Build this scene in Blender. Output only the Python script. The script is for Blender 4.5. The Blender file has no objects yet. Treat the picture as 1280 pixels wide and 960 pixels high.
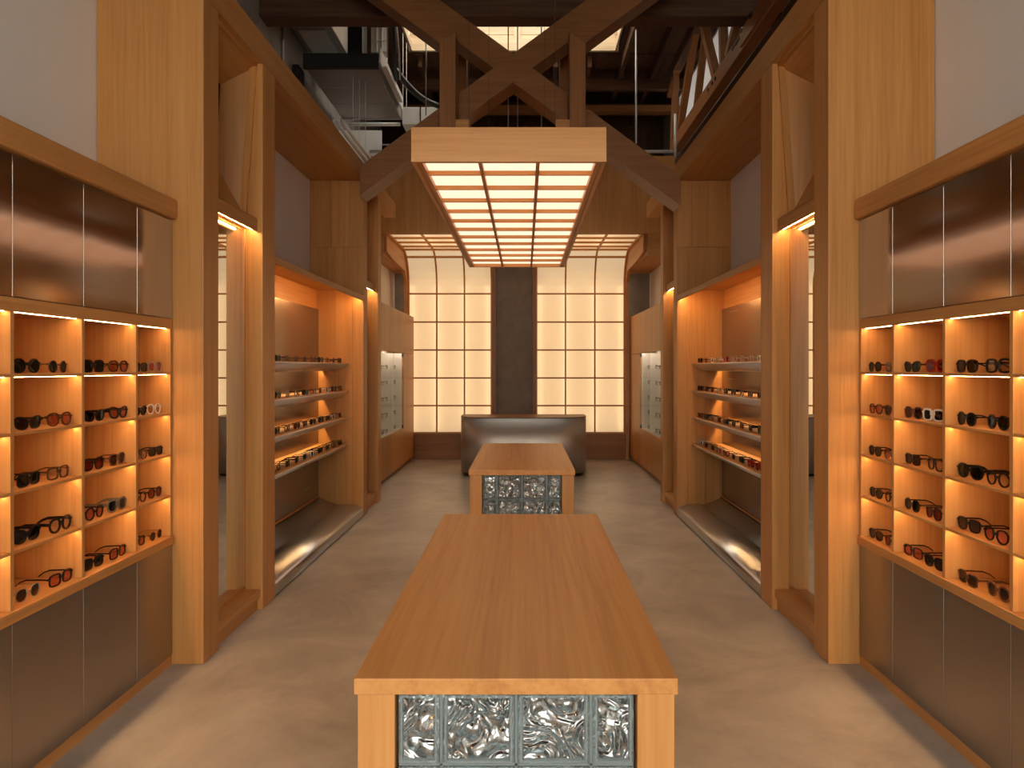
import bpy, math, random
from mathutils import Vector, Matrix

R = random.Random(7)
scene = bpy.context.scene
C = scene.collection

# ------------------------------------------------------------------ camera
cam_d = bpy.data.cameras.new('camera')
cam_d.lens = 853.0 / 1280.0 * 36.0
cam_d.sensor_width = 36.0
cam_d.shift_x = -16.0 / 1280.0
cam_d.shift_y = -20.0 / 1280.0
cam_d.clip_start = 0.02
cam = bpy.data.objects.new('camera', cam_d)
cam.location = (0.05, 0.0, 1.65)
cam.rotation_euler = (math.pi / 2, 0, 0)
C.objects.link(cam)
scene.camera = cam

# ------------------------------------------------------------------ world (overcast daylight outside)
W = bpy.data.worlds.new('daylight')
scene.world = W
W.use_nodes = True
bg = W.node_tree.nodes['Background']
bg.inputs[0].default_value = (1.0, 0.91, 0.81, 1)
bg.inputs[1].default_value = 4.4

def portal(name, loc, rot, sx, sy):
    l = bpy.data.lights.new(name, 'AREA')
    l.shape = 'RECTANGLE'; l.size = sx; l.size_y = sy
    l.cycles.is_portal = True
    o = bpy.data.objects.new(name, l); o.location = loc; o.rotation_euler = rot
    C.objects.link(o)
portal('added_storefront_portal', (0, -2.58, 2.40), (math.pi / 2, 0, math.pi), 4.2, 4.5)  # sampling portal at the daylight window added behind the camera
portal('skylight_daylight', (-0.14, 10.5, 8.25), (0, 0, 0), 3.5, 2.0)

vs = scene.view_settings
vs.view_transform = 'Standard'; vs.look = 'None'
vs.exposure = 0.55; vs.gamma = 1.0; vs.use_curve_mapping = False
scene.cycles.max_bounces = 10
scene.cycles.diffuse_bounces = 5
scene.cycles.glossy_bounces = 5
scene.cycles.transmission_bounces = 8
scene.cycles.transparent_max_bounces = 10
scene.cycles.sample_clamp_indirect = 4.0
scene.cycles.caustics_reflective = False
scene.cycles.caustics_refractive = False

PANEL_E = 0.20      # shoji paper
BOX_E = 1.05        # hanging light box
LED_E = 48.0        # cubby strips
NICHE_E = 62.0
MIRROR_E = 65.0

# ------------------------------------------------------------------ materials
def new_mat(name):
    m = bpy.data.materials.new(name); m.use_nodes = True
    nt = m.node_tree
    return m, nt, nt.nodes['Principled BSDF']

def N(nt, kind, **kw):
    n = nt.nodes.new(kind)
    for k, v in kw.items():
        setattr(n, k, v)
    return n

def plain(name, col, rough=0.5, metal=0.0, spec=None):
    m, nt, b = new_mat(name)
    b.inputs['Base Color'].default_value = (*col, 1)
    b.inputs['Roughness'].default_value = rough
    b.inputs['Metallic'].default_value = metal
    if spec is not None:
        b.inputs['Specular IOR Level'].default_value = spec
    return m

def wood(name, axis, c0, c1, c2, rough=0.42, fine=55.0, along=1.6):
    m, nt, b = new_mat(name)
    tc = N(nt, 'ShaderNodeTexCoord'); mp = N(nt, 'ShaderNodeMapping')
    oi = N(nt, 'ShaderNodeObjectInfo')
    s = {'x': (along, fine, fine), 'y': (fine, along, fine), 'z': (fine, fine, along)}[axis]
    mp.inputs['Scale'].default_value = s
    off = N(nt, 'ShaderNodeVectorMath', operation='SCALE')
    nt.links.new(oi.outputs['Random'], off.inputs['Scale'])
    off.inputs[0].default_value = (37, 53, 71)
    nt.links.new(off.outputs[0], mp.inputs['Location'])
    nt.links.new(tc.outputs['Object'], mp.inputs['Vector'])
    n1 = N(nt, 'ShaderNodeTexNoise'); n1.inputs['Scale'].default_value = 1.0
    n1.inputs['Detail'].default_value = 5; n1.inputs['Roughness'].default_value = 0.6
    nt.links.new(mp.outputs[0], n1.inputs['Vector'])
    mp2 = N(nt, 'ShaderNodeMapping')
    mp2.inputs['Scale'].default_value = tuple(v * 0.16 for v in s)
    nt.links.new(tc.outputs['Object'], mp2.inputs['Vector'])
    nt.links.new(off.outputs[0], mp2.inputs['Location'])
    n2 = N(nt, 'ShaderNodeTexNoise'); n2.inputs['Scale'].default_value = 1.0; n2.inputs['Detail'].default_value = 3
    nt.links.new(mp2.outputs[0], n2.inputs['Vector'])
    mx = N(nt, 'ShaderNodeMix'); mx.inputs[0].default_value = 0.45
    nt.links.new(n1.outputs[0], mx.inputs[2]); nt.links.new(n2.outputs[0], mx.inputs[3])
    rp = N(nt, 'ShaderNodeValToRGB')
    rp.color_ramp.elements[0].position = 0.33; rp.color_ramp.elements[0].color = (*c0, 1)
    rp.color_ramp.elements[1].position = 0.68; rp.color_ramp.elements[1].color = (*c2, 1)
    e = rp.color_ramp.elements.new(0.5); e.color = (*c1, 1)
    nt.links.new(mx.outputs[0], rp.inputs[0])
    hs = N(nt, 'ShaderNodeHueSaturation')
    mr = N(nt, 'ShaderNodeMapRange'); mr.inputs[3].default_value = 0.90; mr.inputs[4].default_value = 1.08
    nt.links.new(oi.outputs['Random'], mr.inputs[0]); nt.links.new(mr.outputs[0], hs.inputs['Value'])
    nt.links.new(rp.outputs[0], hs.inputs['Color'])
    nt.links.new(hs.outputs[0], b.inputs['Base Color'])
    b.inputs['Roughness'].default_value = rough
    b.inputs['Specular IOR Level'].default_value = 0.35
    bp = N(nt, 'ShaderNodeBump'); bp.inputs['Strength'].default_value = 0.06; bp.inputs['Distance'].default_value = 0.002
    nt.links.new(n1.outputs[0], bp.inputs['Height']); nt.links.new(bp.outputs[0], b.inputs['Normal'])
    return m

WC = ((0.45, 0.190, 0.054), (0.56, 0.255, 0.076), (0.63, 0.310, 0.102))
WD = ((0.22, 0.085, 0.028), (0.29, 0.118, 0.040), (0.35, 0.150, 0.055))
WO = ((0.05, 0.022, 0.012), (0.09, 0.040, 0.020), (0.14, 0.065, 0.034))
WP = ((0.50, 0.37, 0.24), (0.62, 0.48, 0.32), (0.70, 0.57, 0.40))
M = {}
for ax in 'xyz':
    M['wood_' + ax] = wood('fir_wood_' + ax, ax, *WC)
    M['dark_wood_' + ax] = wood('stained_fir_' + ax, ax, *WD)
    M['old_wood_' + ax] = wood('old_roof_timber_' + ax, ax, *WO, rough=0.75, fine=30)
    M['pale_wood_' + ax] = wood('bleached_plank_' + ax, ax, *WP, rough=0.7, fine=22)

def steel(name, axis, col, rough):
    m, nt, b = new_mat(name)
    tc = N(nt, 'ShaderNodeTexCoord'); mp = N(nt, 'ShaderNodeMapping')
    s = {'x': (0.6, 45, 45), 'y': (45, 0.6, 45), 'z': (45, 45, 0.6)}[axis]
    mp.inputs['Scale'].default_value = s
    nt.links.new(tc.outputs['Object'], mp.inputs['Vector'])
    n1 = N(nt, 'ShaderNodeTexNoise'); n1.inputs['Scale'].default_value = 1.0; n1.inputs['Detail'].default_value = 3
    nt.links.new(mp.outputs[0], n1.inputs['Vector'])
    mr = N(nt, 'ShaderNodeMapRange'); mr.inputs[3].default_value = rough - 0.03; mr.inputs[4].default_value = rough + 0.03
    nt.links.new(n1.outputs[0], mr.inputs[0]); nt.links.new(mr.outputs[0], b.inputs['Roughness'])
    bp = N(nt, 'ShaderNodeBump'); bp.inputs['Strength'].default_value = 0.03; bp.inputs['Distance'].default_value = 0.0008
    nt.links.new(n1.outputs[0], bp.inputs['Height'])
    n3 = N(nt, 'ShaderNodeTexNoise'); n3.inputs['Scale'].default_value = 2.2; n3.inputs['Detail'].default_value = 1
    nt.links.new(tc.outputs['Object'], n3.inputs['Vector'])
    bp2 = N(nt, 'ShaderNodeBump'); bp2.inputs['Strength'].default_value = 0.06; bp2.inputs['Distance'].default_value = 0.02
    nt.links.new(n3.outputs[0], bp2.inputs['Height']); nt.links.new(bp.outputs[0], bp2.inputs['Normal'])
    nt.links.new(bp2.outputs[0], b.inputs['Normal'])
    b.inputs['Base Color'].default_value = (*col, 1)
    b.inputs['Metallic'].default_value = 1.0
    return m
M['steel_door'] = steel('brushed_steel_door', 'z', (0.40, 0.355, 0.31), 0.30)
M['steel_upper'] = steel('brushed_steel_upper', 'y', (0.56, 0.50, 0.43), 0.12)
M['steel_back'] = steel('brushed_steel_back', 'y', (0.36, 0.31, 0.26), 0.26)
M['steel_base'] = steel('brushed_steel_base', 'y', (0.60, 0.58, 0.56), 0.33)
M['steel_shelf'] = steel('bright_steel_shelf', 'y', (0.86, 0.83, 0.79), 0.34)
M['steel_shelf'].node_tree.nodes['Principled BSDF'].inputs['Metallic'].default_value = 0.45
M['steel_desk'] = steel('brushed_steel_desk', 'z', (0.50, 0.455, 0.41), 0.45)
M['galv'] = plain('galvanised_sheet', (0.42, 0.39, 0.36), 0.45, 0.8)
M['white'] = plain('white_paint', (0.86, 0.83, 0.79), 0.6)
M['white_pipe'] = plain('white_pipe_paint', (0.70, 0.68, 0.64), 0.4)
M['black'] = plain('black_matt', (0.012, 0.011, 0.010), 0.5)
M['dark_glass'] = plain('black_glass', (0.006, 0.006, 0.006), 0.08)
M['mirror'] = plain('mirror_silver', (0.80, 0.80, 0.78), 0.0, 1.0)
M['mortar'] = plain('block_joint', (0.20, 0.24, 0.25), 0.35)
M['case_back'] = plain('pale_case_lining', (0.72, 0.70, 0.66), 0.5)
M['vent'] = plain('vent_plastic', (0.85, 0.83, 0.78), 0.5)

def mottled(name, c0, c1, scale, rough, bump=0.0, r2=None):
    m, nt, b = new_mat(name)
    tc = N(nt, 'ShaderNodeTexCoord')
    n1 = N(nt, 'ShaderNodeTexNoise'); n1.inputs['Scale'].default_value = scale; n1.inputs['Detail'].default_value = 8
    n1.inputs['Roughness'].default_value = 0.65; n1.inputs['Distortion'].default_value = 0.6
    nt.links.new(tc.outputs['Object'], n1.inputs['Vector'])
    rp = N(nt, 'ShaderNodeValToRGB')
    rp.color_ramp.elements[0].position = 0.32; rp.color_ramp.elements[0].color = (*c0, 1)
    rp.color_ramp.elements[1].position = 0.70; rp.color_ramp.elements[1].color = (*c1, 1)
    nt.links.new(n1.outputs[0], rp.inputs[0]); nt.links.new(rp.outputs[0], b.inputs['Base Color'])
    mr = N(nt, 'ShaderNodeMapRange'); mr.inputs[3].default_value = rough; mr.inputs[4].default_value = r2 or rough + 0.12
    nt.links.new(n1.outputs[0], mr.inputs[0]); nt.links.new(mr.outputs[0], b.inputs['Roughness'])
    if bump:
        bp = N(nt, 'ShaderNodeBump'); bp.inputs['Strength'].default_value = bump; bp.inputs['Distance'].default_value = 0.01
        nt.links.new(n1.outputs[0], bp.inputs['Height']); nt.links.new(bp.outputs[0], b.inputs['Normal'])
    return m
M['concrete'] = mottled('polished_concrete', (0.29, 0.245, 0.205), (0.54, 0.465, 0.39), 1.5, 0.30, 0.02)
M['concrete_wall'] = mottled('old_concrete_wall', (0.30, 0.28, 0.25), (0.42, 0.39, 0.36), 3.0, 0.8, 0.2)
M['plaster'] = mottled('taupe_plaster', (0.20, 0.165, 0.13), (0.28, 0.235, 0.19), 5.0, 0.75, 0.15)
M['pavement'] = mottled('street_pavement', (0.30, 0.30, 0.30), (0.40, 0.40, 0.39), 2.0, 0.8, 0.1)

def emit(name, col, strength):
    m = bpy.data.materials.new(name); m.use_nodes = True
    nt = m.node_tree; nt.nodes.clear()
    e = N(nt, 'ShaderNodeEmission'); e.inputs[0].default_value = (*col, 1); e.inputs[1].default_value = strength
    o = N(nt, 'ShaderNodeOutputMaterial'); nt.links.new(e.outputs[0], o.inputs[0])
    return m
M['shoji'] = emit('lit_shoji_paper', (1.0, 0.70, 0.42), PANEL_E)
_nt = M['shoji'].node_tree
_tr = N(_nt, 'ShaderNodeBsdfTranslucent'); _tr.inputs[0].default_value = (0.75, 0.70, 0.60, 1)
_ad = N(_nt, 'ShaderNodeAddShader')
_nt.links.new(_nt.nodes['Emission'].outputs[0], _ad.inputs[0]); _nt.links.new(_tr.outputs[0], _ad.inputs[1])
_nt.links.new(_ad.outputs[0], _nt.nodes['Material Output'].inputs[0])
M['tube'] = emit('warm_tube', (1.0, 0.73, 0.45), 2.9)
M['boxpanel'] = emit('lit_box_diffuser', (1.0, 0.65, 0.45), BOX_E)
M['led'] = emit('warm_led', (1.0, 0.60, 0.27), LED_E)
M['led_niche'] = emit('warm_led_niche', (1.0, 0.62, 0.26), NICHE_E)
M['led_mirror'] = emit('warm_led_mirror', (1.0, 0.64, 0.29), MIRROR_E)
M['led_case'] = emit('white_led_case', (1.0, 0.84, 0.66), 26.0)

def clearish(name, tint, gloss, rough=0.02):
    m = bpy.data.materials.new(name); m.use_nodes = True
    nt = m.node_tree; nt.nodes.clear()
    t = N(nt, 'ShaderNodeBsdfTransparent'); t.inputs[0].default_value = (*tint, 1)
    g = N(nt, 'ShaderNodeBsdfGlossy'); g.inputs['Roughness'].default_value = rough
    g.inputs[0].default_value = (1, 1, 1, 1)
    mx = N(nt, 'ShaderNodeMixShader'); mx.inputs[0].default_value = gloss
    o = N(nt, 'ShaderNodeOutputMaterial')
    nt.links.new(t.outputs[0], mx.inputs[1]); nt.links.new(g.outputs[0], mx.inputs[2]); nt.links.new(mx.outputs[0], o.inputs[0])
    return m
M['pane'] = clearish('window_pane', (0.93, 0.96, 0.96), 0.06)
_m = bpy.data.materials.new('frosted_panel'); _m.use_nodes = True; _n = _m.node_tree; _n.nodes.clear()
_t = N(_n, 'ShaderNodeBsdfTranslucent'); _t.inputs[0].default_value = (0.20, 0.20, 0.20, 1)
_d = N(_n, 'ShaderNodeBsdfDiffuse'); _d.inputs[0].default_value = (0.6, 0.6, 0.6, 1)
_a = N(_n, 'ShaderNodeAddShader'); _o = N(_n, 'ShaderNodeOutputMaterial')
_n.links.new(_t.outputs[0], _a.inputs[0]); _n.links.new(_d.outputs[0], _a.inputs[1]); _n.links.new(_a.outputs[0], _o.inputs[0])
M['frosted'] = _m
M['case_glass'] = clearish('case_glass', (0.95, 0.96, 0.95), 0.05)
LENS = {
    'dark': clearish('lens_dark', (0.035, 0.030, 0.028), 0.07),
    'brown': clearish('lens_brown', (0.22, 0.12, 0.07), 0.07),
    'pink': clearish('lens_pink', (0.80, 0.52, 0.52), 0.07),
    'red': clearish('lens_red', (0.55, 0.18, 0.15), 0.07),
    'clear': clearish('lens_clear', (0.88, 0.84, 0.76), 0.08),
}
def mott_frame(name, c0, c1, scale):
    m = mottled(name, c0, c1, scale, 0.14, 0.0, 0.2)
    return m
FRAME = {
    'black': plain('frame_black', (0.010, 0.009, 0.008), 0.16),
    'tortoise': mott_frame('frame_tortoise', (0.018, 0.008, 0.004), (0.16, 0.06, 0.02), 90),
    'brown': mott_frame('frame_brown', (0.09, 0.035, 0.018), (0.20, 0.085, 0.045), 60),
    'red': plain('frame_red', (0.34, 0.02, 0.015), 0.12),
    'white': plain('frame_white', (0.86, 0.80, 0.70), 0.2),
    'crystal': plain('frame_crystal', (0.72, 0.58, 0.42), 0.1),
    'grey': plain('frame_grey', (0.18, 0.155, 0.11), 0.12),
    'gold': plain('frame_gold', (0.75, 0.50, 0.22), 0.2, 1.0),
}
FRAME['crystal'].node_tree.nodes['Principled BSDF'].inputs['Transmission Weight'].default_value = 0.5

def blockglass():
    m = bpy.data.materials.new('wavy_block_glass'); m.use_nodes = True
    nt = m.node_tree; nt.nodes.clear()
    tc = N(nt, 'ShaderNodeTexCoord'); oi = N(nt, 'ShaderNodeObjectInfo')
    off = N(nt, 'ShaderNodeVectorMath', operation='SCALE'); off.inputs[0].default_value = (31, 47, 59)
    nt.links.new(oi.outputs['Random'], off.inputs['Scale'])
    ad = N(nt, 'ShaderNodeVectorMath', operation='ADD')
    nt.links.new(tc.outputs['Object'], ad.inputs[0]); nt.links.new(off.outputs[0], ad.inputs[1])
    n1 = N(nt, 'ShaderNodeTexNoise'); n1.inputs['Scale'].default_value = 11; n1.inputs['Detail'].default_value = 1.0
    n1.inputs['Distortion'].default_value = 2.4
    nt.links.new(ad.outputs[0], n1.inputs['Vector'])
    bp = N(nt, 'ShaderNodeBump'); bp.inputs['Strength'].default_value = 1.0; bp.inputs['Distance'].default_value = 0.06
    nt.links.new(n1.outputs[0], bp.inputs['Height'])
    g = N(nt, 'ShaderNodeBsdfGlossy'); g.inputs['Roughness'].default_value = 0.06; g.inputs[0].default_value = (0.93, 0.97, 1, 1)
    r = N(nt, 'ShaderNodeBsdfRefraction'); r.inputs['IOR'].default_value = 1.25; r.inputs['Roughness'].default_value = 0.05
    r.inputs[0].default_value = (0.80, 0.90, 0.92, 1)
    for q in (g, r): nt.links.new(bp.outputs[0], q.inputs['Normal'])
    mx = N(nt, 'ShaderNodeMixShader'); mx.inputs[0].default_value = 0.42
    nt.links.new(r.outputs[0], mx.inputs[1]); nt.links.new(g.outputs[0], mx.inputs[2])
    o = N(nt, 'ShaderNodeOutputMaterial'); nt.links.new(mx.outputs[0], o.inputs[0])
    return m
M['block'] = blockglass()
mr_, nt_, b_ = new_mat('clear_block_rim')
b_.inputs['Base Color'].default_value = (0.72, 0.87, 0.91, 1); b_.inputs['Roughness'].default_value = 0.08
b_.inputs['Transmission Weight'].default_value = 0.75
M['block_rim'] = mr_

# ------------------------------------------------------------------ geometry helpers
ORG = {}
class MB:
    def __init__(s): s.v = []; s.f = []
    def box(s, x0, x1, y0, y1, z0, z1):
        x0, x1 = sorted((x0, x1)); y0, y1 = sorted((y0, y1)); z0, z1 = sorted((z0, z1))
        n = len(s.v)
        s.v += [(x, y, z) for z in (z0, z1) for y in (y0, y1) for x in (x0, x1)]
        s.f += [tuple(n + i for i in q) for q in ((0, 2, 3, 1), (4, 5, 7, 6), (0, 1, 5, 4), (2, 6, 7, 3), (0, 4, 6, 2), (1, 3, 7, 5))]
        return s
    def hexa(s, a, b):          # two matching loops of points -> closed prism
        n = len(s.v); k = len(a)
        s.v += list(a) + list(b)
        s.f.append(tuple(range(n + k - 1, n - 1, -1))); s.f.append(tuple(range(n + k, n + 2 * k)))
        for i in range(k):
            j = (i + 1) % k
            s.f.append((n + i, n + j, n + k + j, n + k + i))
        return s
    def strip(s, loops, closed_profile=True, caps=True):   # list of equal-length loops, bridged in order
        n = len(s.v); k = len(loops[0])
        for l in loops: s.v += list(l)
        for a in range(len(loops) - 1):
            for i in range(k if closed_profile else k - 1):
                j = (i + 1) % k
                s.f.append((n + a * k + i, n + a * k + j, n + (a + 1) * k + j, n + (a + 1) * k + i))
        if caps and closed_profile:
            s.f.append(tuple(n + i for i in range(k - 1, -1, -1)))
            m = n + (len(loops) - 1) * k
            s.f.append(tuple(m + i for i in range(k)))
        return s
    def tube(s, pts, r, seg=8):
        pts = [Vector(p) for p in pts]; loops = []
        for i, p in enumerate(pts):
            t = (pts[min(i + 1, len(pts) - 1)] - pts[max(i - 1, 0)]).normalized()
            up = Vector((0, 0, 1)) if abs(t.z) < 0.9 else Vector((1, 0, 0))
            u = t.cross(up).normalized(); w = u.cross(t)
            loops.append([tuple(p + (u * math.cos(a) + w * math.sin(a)) * r) for a in [2 * math.pi * q / seg for q in range(seg)]])
        return s.strip(loops)

def finish(me, smooth):
    me.validate(); me.update()
    if smooth:
        for p in me.polygons: p.use_smooth = True

def obj(name, mb, mat, parent=None, bevel=0.0, smooth=False, label=None, local=False):
    org = Vector((0, 0, 0)) if (parent is None or local) else ORG[parent.name]
    me = bpy.data.meshes.new(name)
    if parent is None:
        xs = list(zip(*mb.v))
        org = Vector(((min(xs[0]) + max(xs[0])) / 2, (min(xs[1]) + max(xs[1])) / 2, min(xs[2])))
    me.from_pydata([(x - org.x, y - org.y, z - org.z) for x, y, z in mb.v], [], mb.f)
    finish(me, smooth)
    import bmesh
    bm = bmesh.new(); bm.from_mesh(me); bmesh.ops.recalc_face_normals(bm, faces=bm.faces); bm.to_mesh(me); bm.free()
    me.materials.append(M[mat] if isinstance(mat, str) else mat)
    o = bpy.data.objects.new(name, me); C.objects.link(o)
    if parent is not None:
        o.parent = parent
    else:
        o.location = org
    ORG[o.name] = org
    if bevel:
        b = o.modifiers.new('edge', 'BEVEL'); b.width = bevel; b.segments = 2; b.limit_method = 'ANGLE'; b.harden_normals = False
    if label: o['label'] = label
    return o

def thing(name, label, cat, loc, group=None):
    o = bpy.data.objects.new(name, None); o.empty_display_size = 0.1
    C.objects.link(o); o.location = loc
    ORG[o.name] = Vector(loc)
    tag(o, label, cat, group)
    return o
def tag(o, label, cat, group=None):
    o['label'] = label; o['category'] = cat
    if group: o['group'] = group
    return o
def struct(name, mb, mat, parent=None, **kw):
    o = obj(name, mb, mat, parent, **kw)
    if parent is None: o['kind'] = 'structure'
    return o
def bx(*a): return MB().box(*a)
SIDE = {-1: 'under the air ducts', 1: 'under the old roof truss'}
SHORT = {-1: 'duct side', 1: 'roof-truss side'}

# ------------------------------------------------------------------ shell
struct('floor', bx(-3.1, 3.1, -2.7, 14.6, -0.1, 0), 'concrete')
struct('ground', bx(-8, 8, -12, -2.75, -0.2, -0.05), 'pavement')
struct('wall_left', bx(-3.2, -3.0, -2.7, 14.6, 0, 7.0), 'concrete_wall')
struct('wall_right', bx(3.0, 3.2, -2.7, 14.6, 0, 5.8).box(3.0, 3.2, -2.7, 4.6, 5.8, 7.0).box(3.0, 3.2, 13.0, 14.6, 5.8, 7.0).box(3.0, 3.2, 4.6, 13.0, 6.82, 7.0), 'concrete_wall')
struct('wall_back', bx(-3.0, 3.0, 14.5, 14.6, 0, 7.0), 'old_wood_z')
# front wall with an unseen storefront window, added to let daylight in
fw = MB()
fw.box(-3.0, -2.15, -2.7, -2.6, 0, 7.0); fw.box(2.15, 3.0, -2.7, -2.6, 0, 7.0)
fw.box(-2.15, 2.15, -2.7, -2.6, 4.7, 7.0); fw.box(-2.15, 2.15, -2.7, -2.6, 0, 0.1)
struct('wall_front', fw, 'white')
w1 = MB()
for x in (-2.15, -0.73, 0.69, 2.09): w1.box(x, x + 0.06, -2.69, -2.61, 0.1, 4.7)
w1.box(-2.15, 2.15, -2.69, -2.61, 0.1, 0.16); w1.box(-2.15, 2.15, -2.69, -2.61, 3.39, 3.45); w1.box(-2.15, 2.15, -2.69, -2.61, 4.64, 4.7)
w1o = struct('added_window_1', w1, 'wood_z')
for x in (-2.09, -0.67, 0.75):
    obj('pane', bx(x, x + 1.36, -2.655, -2.645, 0.16, 3.39), 'pane', w1o)
    obj('pane', bx(x, x + 1.36, -2.655, -2.645, 3.45, 4.64), 'pane', w1o)
# partition walls behind cabinets and niches
for s in (-1, 1):
    struct('wall_left_inner' if s < 0 else 'wall_right_inner', bx(s * 2.34, s * 2.42, -2.6, 12.6, 0, 3.90), 'white')

# roof deck with a skylight well
SX0, SX1, SY0, SY1 = -1.91, 1.63, 9.45, 11.55
rf = MB()
rf.box(-3.2, SX0, -2.7, 14.6, 7.0, 7.12); rf.box(SX1, 3.2, -2.7, 14.6, 7.0, 7.12)
rf.box(SX0, SX1, -2.7, SY0, 7.0, 7.12); rf.box(SX0, SX1, SY1, 14.6, 7.0, 7.12)
ceil = struct('ceiling', rf, 'old_wood_y')
x = -2.9
while x < 3.0:                                  # rafters run along the room
    for (a, b) in ((2.0, SY0), (SY1 + 0.12, 14.5)) if SX0 - 0.05 < x < SX1 + 0.05 else ((2.0, 14.5),):
        obj('rafter', bx(x - 0.035, x + 0.035, a, b, 6.80, 6.998), 'old_wood_y', ceil)
    x += 0.58
for y in (12.15, 13.3):
    obj('purlin', bx(-2.98, 2.98, y, y + 0.12, 6.62, 6.80), 'old_wood_x', ceil)
for y in (4.2, 6.6, 9.25):
    obj('purlin', bx(-2.98, 2.98, y, y + 0.14, 6.58, 6.80), 'old_wood_x', ceil)
pb = obj('cross_beam', bx(-2.98, 2.98, 12.9, 13.1, 6.50, 6.62), 'dark_wood_x', ceil)
# deck boards seen from below, behind the skylight
for k in range(46):
    bxx = -2.98 + k * 0.13
    if bxx > 2.86: break
    obj('deck_board', bx(bxx + 0.004, bxx + 0.126, 11.6, 14.5, 6.985, 6.998), 'old_wood_y', ceil)

sky = thing('skylight', 'bright planked skylight well lit by daylight above the dark roof', 'skylight', ((SX0 + SX1) / 2, (SY0 + SY1) / 2, 7.0))
for z in (7.0, 7.29, 7.58, 7.87):
    obj('plank', bx(SX0, SX1, SY1, SY1 + 0.03, z + 0.004, z + 0.286), 'pale_wood_x', sky, bevel=0.004)
    obj('plank', bx(SX0, SX1, SY0 - 0.03, SY0, z + 0.004, z + 0.286), 'pale_wood_x', sky, bevel=0.004)
    obj('plank', bx(SX0 - 0.03, SX0, SY0, SY1, z + 0.004, z + 0.286), 'pale_wood_y', sky, bevel=0.004)
    obj('plank', bx(SX1, SX1 + 0.03, SY0, SY1, z + 0.004, z + 0.286), 'pale_wood_y', sky, bevel=0.004)
for xx in (-1.80, -0.97, -0.14, 0.69, 1.45):
    obj('batten', bx(xx, xx + 0.12, SY1 - 0.03, SY1, 7.2, 8.16), 'pale_wood_z', sky)
obj('sill_board', bx(SX0, SX1, SY1 - 0.05, SY1, 7.0, 7.2), 'pale_wood_x', sky)
for xx in (SX0 + 0.03, SX1 - 0.06):
    obj('side_batten', bx(xx, xx + 0.03, SY0, SY1, 7.0, 7.12), 'pale_wood_y', sky)
obj('glazing', bx(SX0 - 0.05, SX1 + 0.05, SY0 - 0.05, SY1 + 0.05, 8.17, 8.18), 'pane', sky)

# ------------------------------------------------------------------ wall display cabinets
COLS = [3.87, 3.45, 3.03, 2.61, 2.19, 1.77, 1.35, 0.93]
ROWS = [0.72, 0.947, 1.174, 1.401, 1.628, 1.855]
def cabinet(s):
    f, bk = 1.91, 2.335
    t = thing('display_cabinet', 'wooden cubby wall cabinet with brushed steel doors above and below, ' + SIDE[s], 'cabinet', (s * 2.1, 2.8, 0))
    y0, y1 = COLS[-1], 3.795
    X = lambda a, b: (s * a, s * b)
    obj('kick_board', bx(*X(f + 0.005, bk), y0, y1, 0, 0.055), 'wood_y', t)
    obj('bottom_rail', bx(*X(f - 0.012, bk), y0, y1, 0.675, 0.72), 'wood_y', t, bevel=0.003)
    obj('middle_rail', bx(*X(f, bk), y0, y1, 1.868, 1.922), 'wood_y', t, bevel=0.003)
    obj('top_rail', bx(*X(f - 0.03, bk), y0, y1, 2.475, 2.585), 'wood_y', t, bevel=0.012)
    obj('back_board', bx(*X(bk - 0.02, bk), y0, y1, 0.72, 1.87), 'wood_z', t)
    obj('carcass', bx(*X(f + 0.03, bk - 0.001), y0, y1, 1.923, 2.474).box(*X(f + 0.03, bk - 0.001), y0, y1, 0.056, 0.674), 'dark_wood_y', t)
    edges = [3.795] + COLS[1:]
    for c in range(len(COLS) - 1):
        a, b = edges[c + 1], edges[c]
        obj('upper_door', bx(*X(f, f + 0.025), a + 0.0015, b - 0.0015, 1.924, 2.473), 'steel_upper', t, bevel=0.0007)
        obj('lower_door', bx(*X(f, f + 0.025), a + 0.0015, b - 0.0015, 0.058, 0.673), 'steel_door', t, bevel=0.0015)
    for y in [3.783] + COLS[1:]:
        obj('divider', bx(*X(f, bk - 0.02), y - 0.010, y + 0.010, 0.72, 1.868), 'wood_z', t, bevel=0.002)
    for c in range(len(COLS) - 1):
        a, b = COLS[c + 1] + 0.010, (COLS[c] - 0.010 if c else 3.773)
        for r in range(5):
            zt = ROWS[r + 1]
            if r < 4:
                obj('shelf', bx(*X(f, bk - 0.02), a, b, zt - 0.013, zt), 'wood_y', t, bevel=0.002)
                zl = zt - 0.013
            else:
                zl = 1.868
            obj('led_strip', bx(*X(f + 0.022, f + 0.0285), a + 0.004, b - 0.004, zl - 0.0014, zl - 0.0003), 'led', t)
for s in (-1, 1): cabinet(s)

# ------------------------------------------------------------------ posts, beams, soffits
POSTN = {0: 'wide wooden post panel beside the cubby cabinet', 1: 'slim wooden post between tall mirror and long shelf niche',
         2: 'slim wooden post at the reception end of shelf niche', 3: 'slim wooden post between tall mirror and glass display case'}
for s in (-1, 1):
    X = lambda a, b: (s * a, s * b)
    for k, (a, b, xo) in enumerate(((3.80, 3.99, 2.335), (4.66, 4.87, 1.92), (7.60, 7.75, 1.92), (8.33, 8.50, 2.335))):
        o = obj('timber_post', bx(*X(1.74, xo), a, b, 0, 3.73), 'wood_z', bevel=0.004)
        tag(o, POSTN[k] + ', ' + SHORT[s], 'post')
    o = obj('timber_beam', bx(*X(1.74, 1.90), 3.80, 9.46, 3.732, 3.93), 'wood_y', bevel=0.004)
    tag(o, 'long wooden edge beam on top of the posts, ' + SHORT[s], 'beam')

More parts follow.
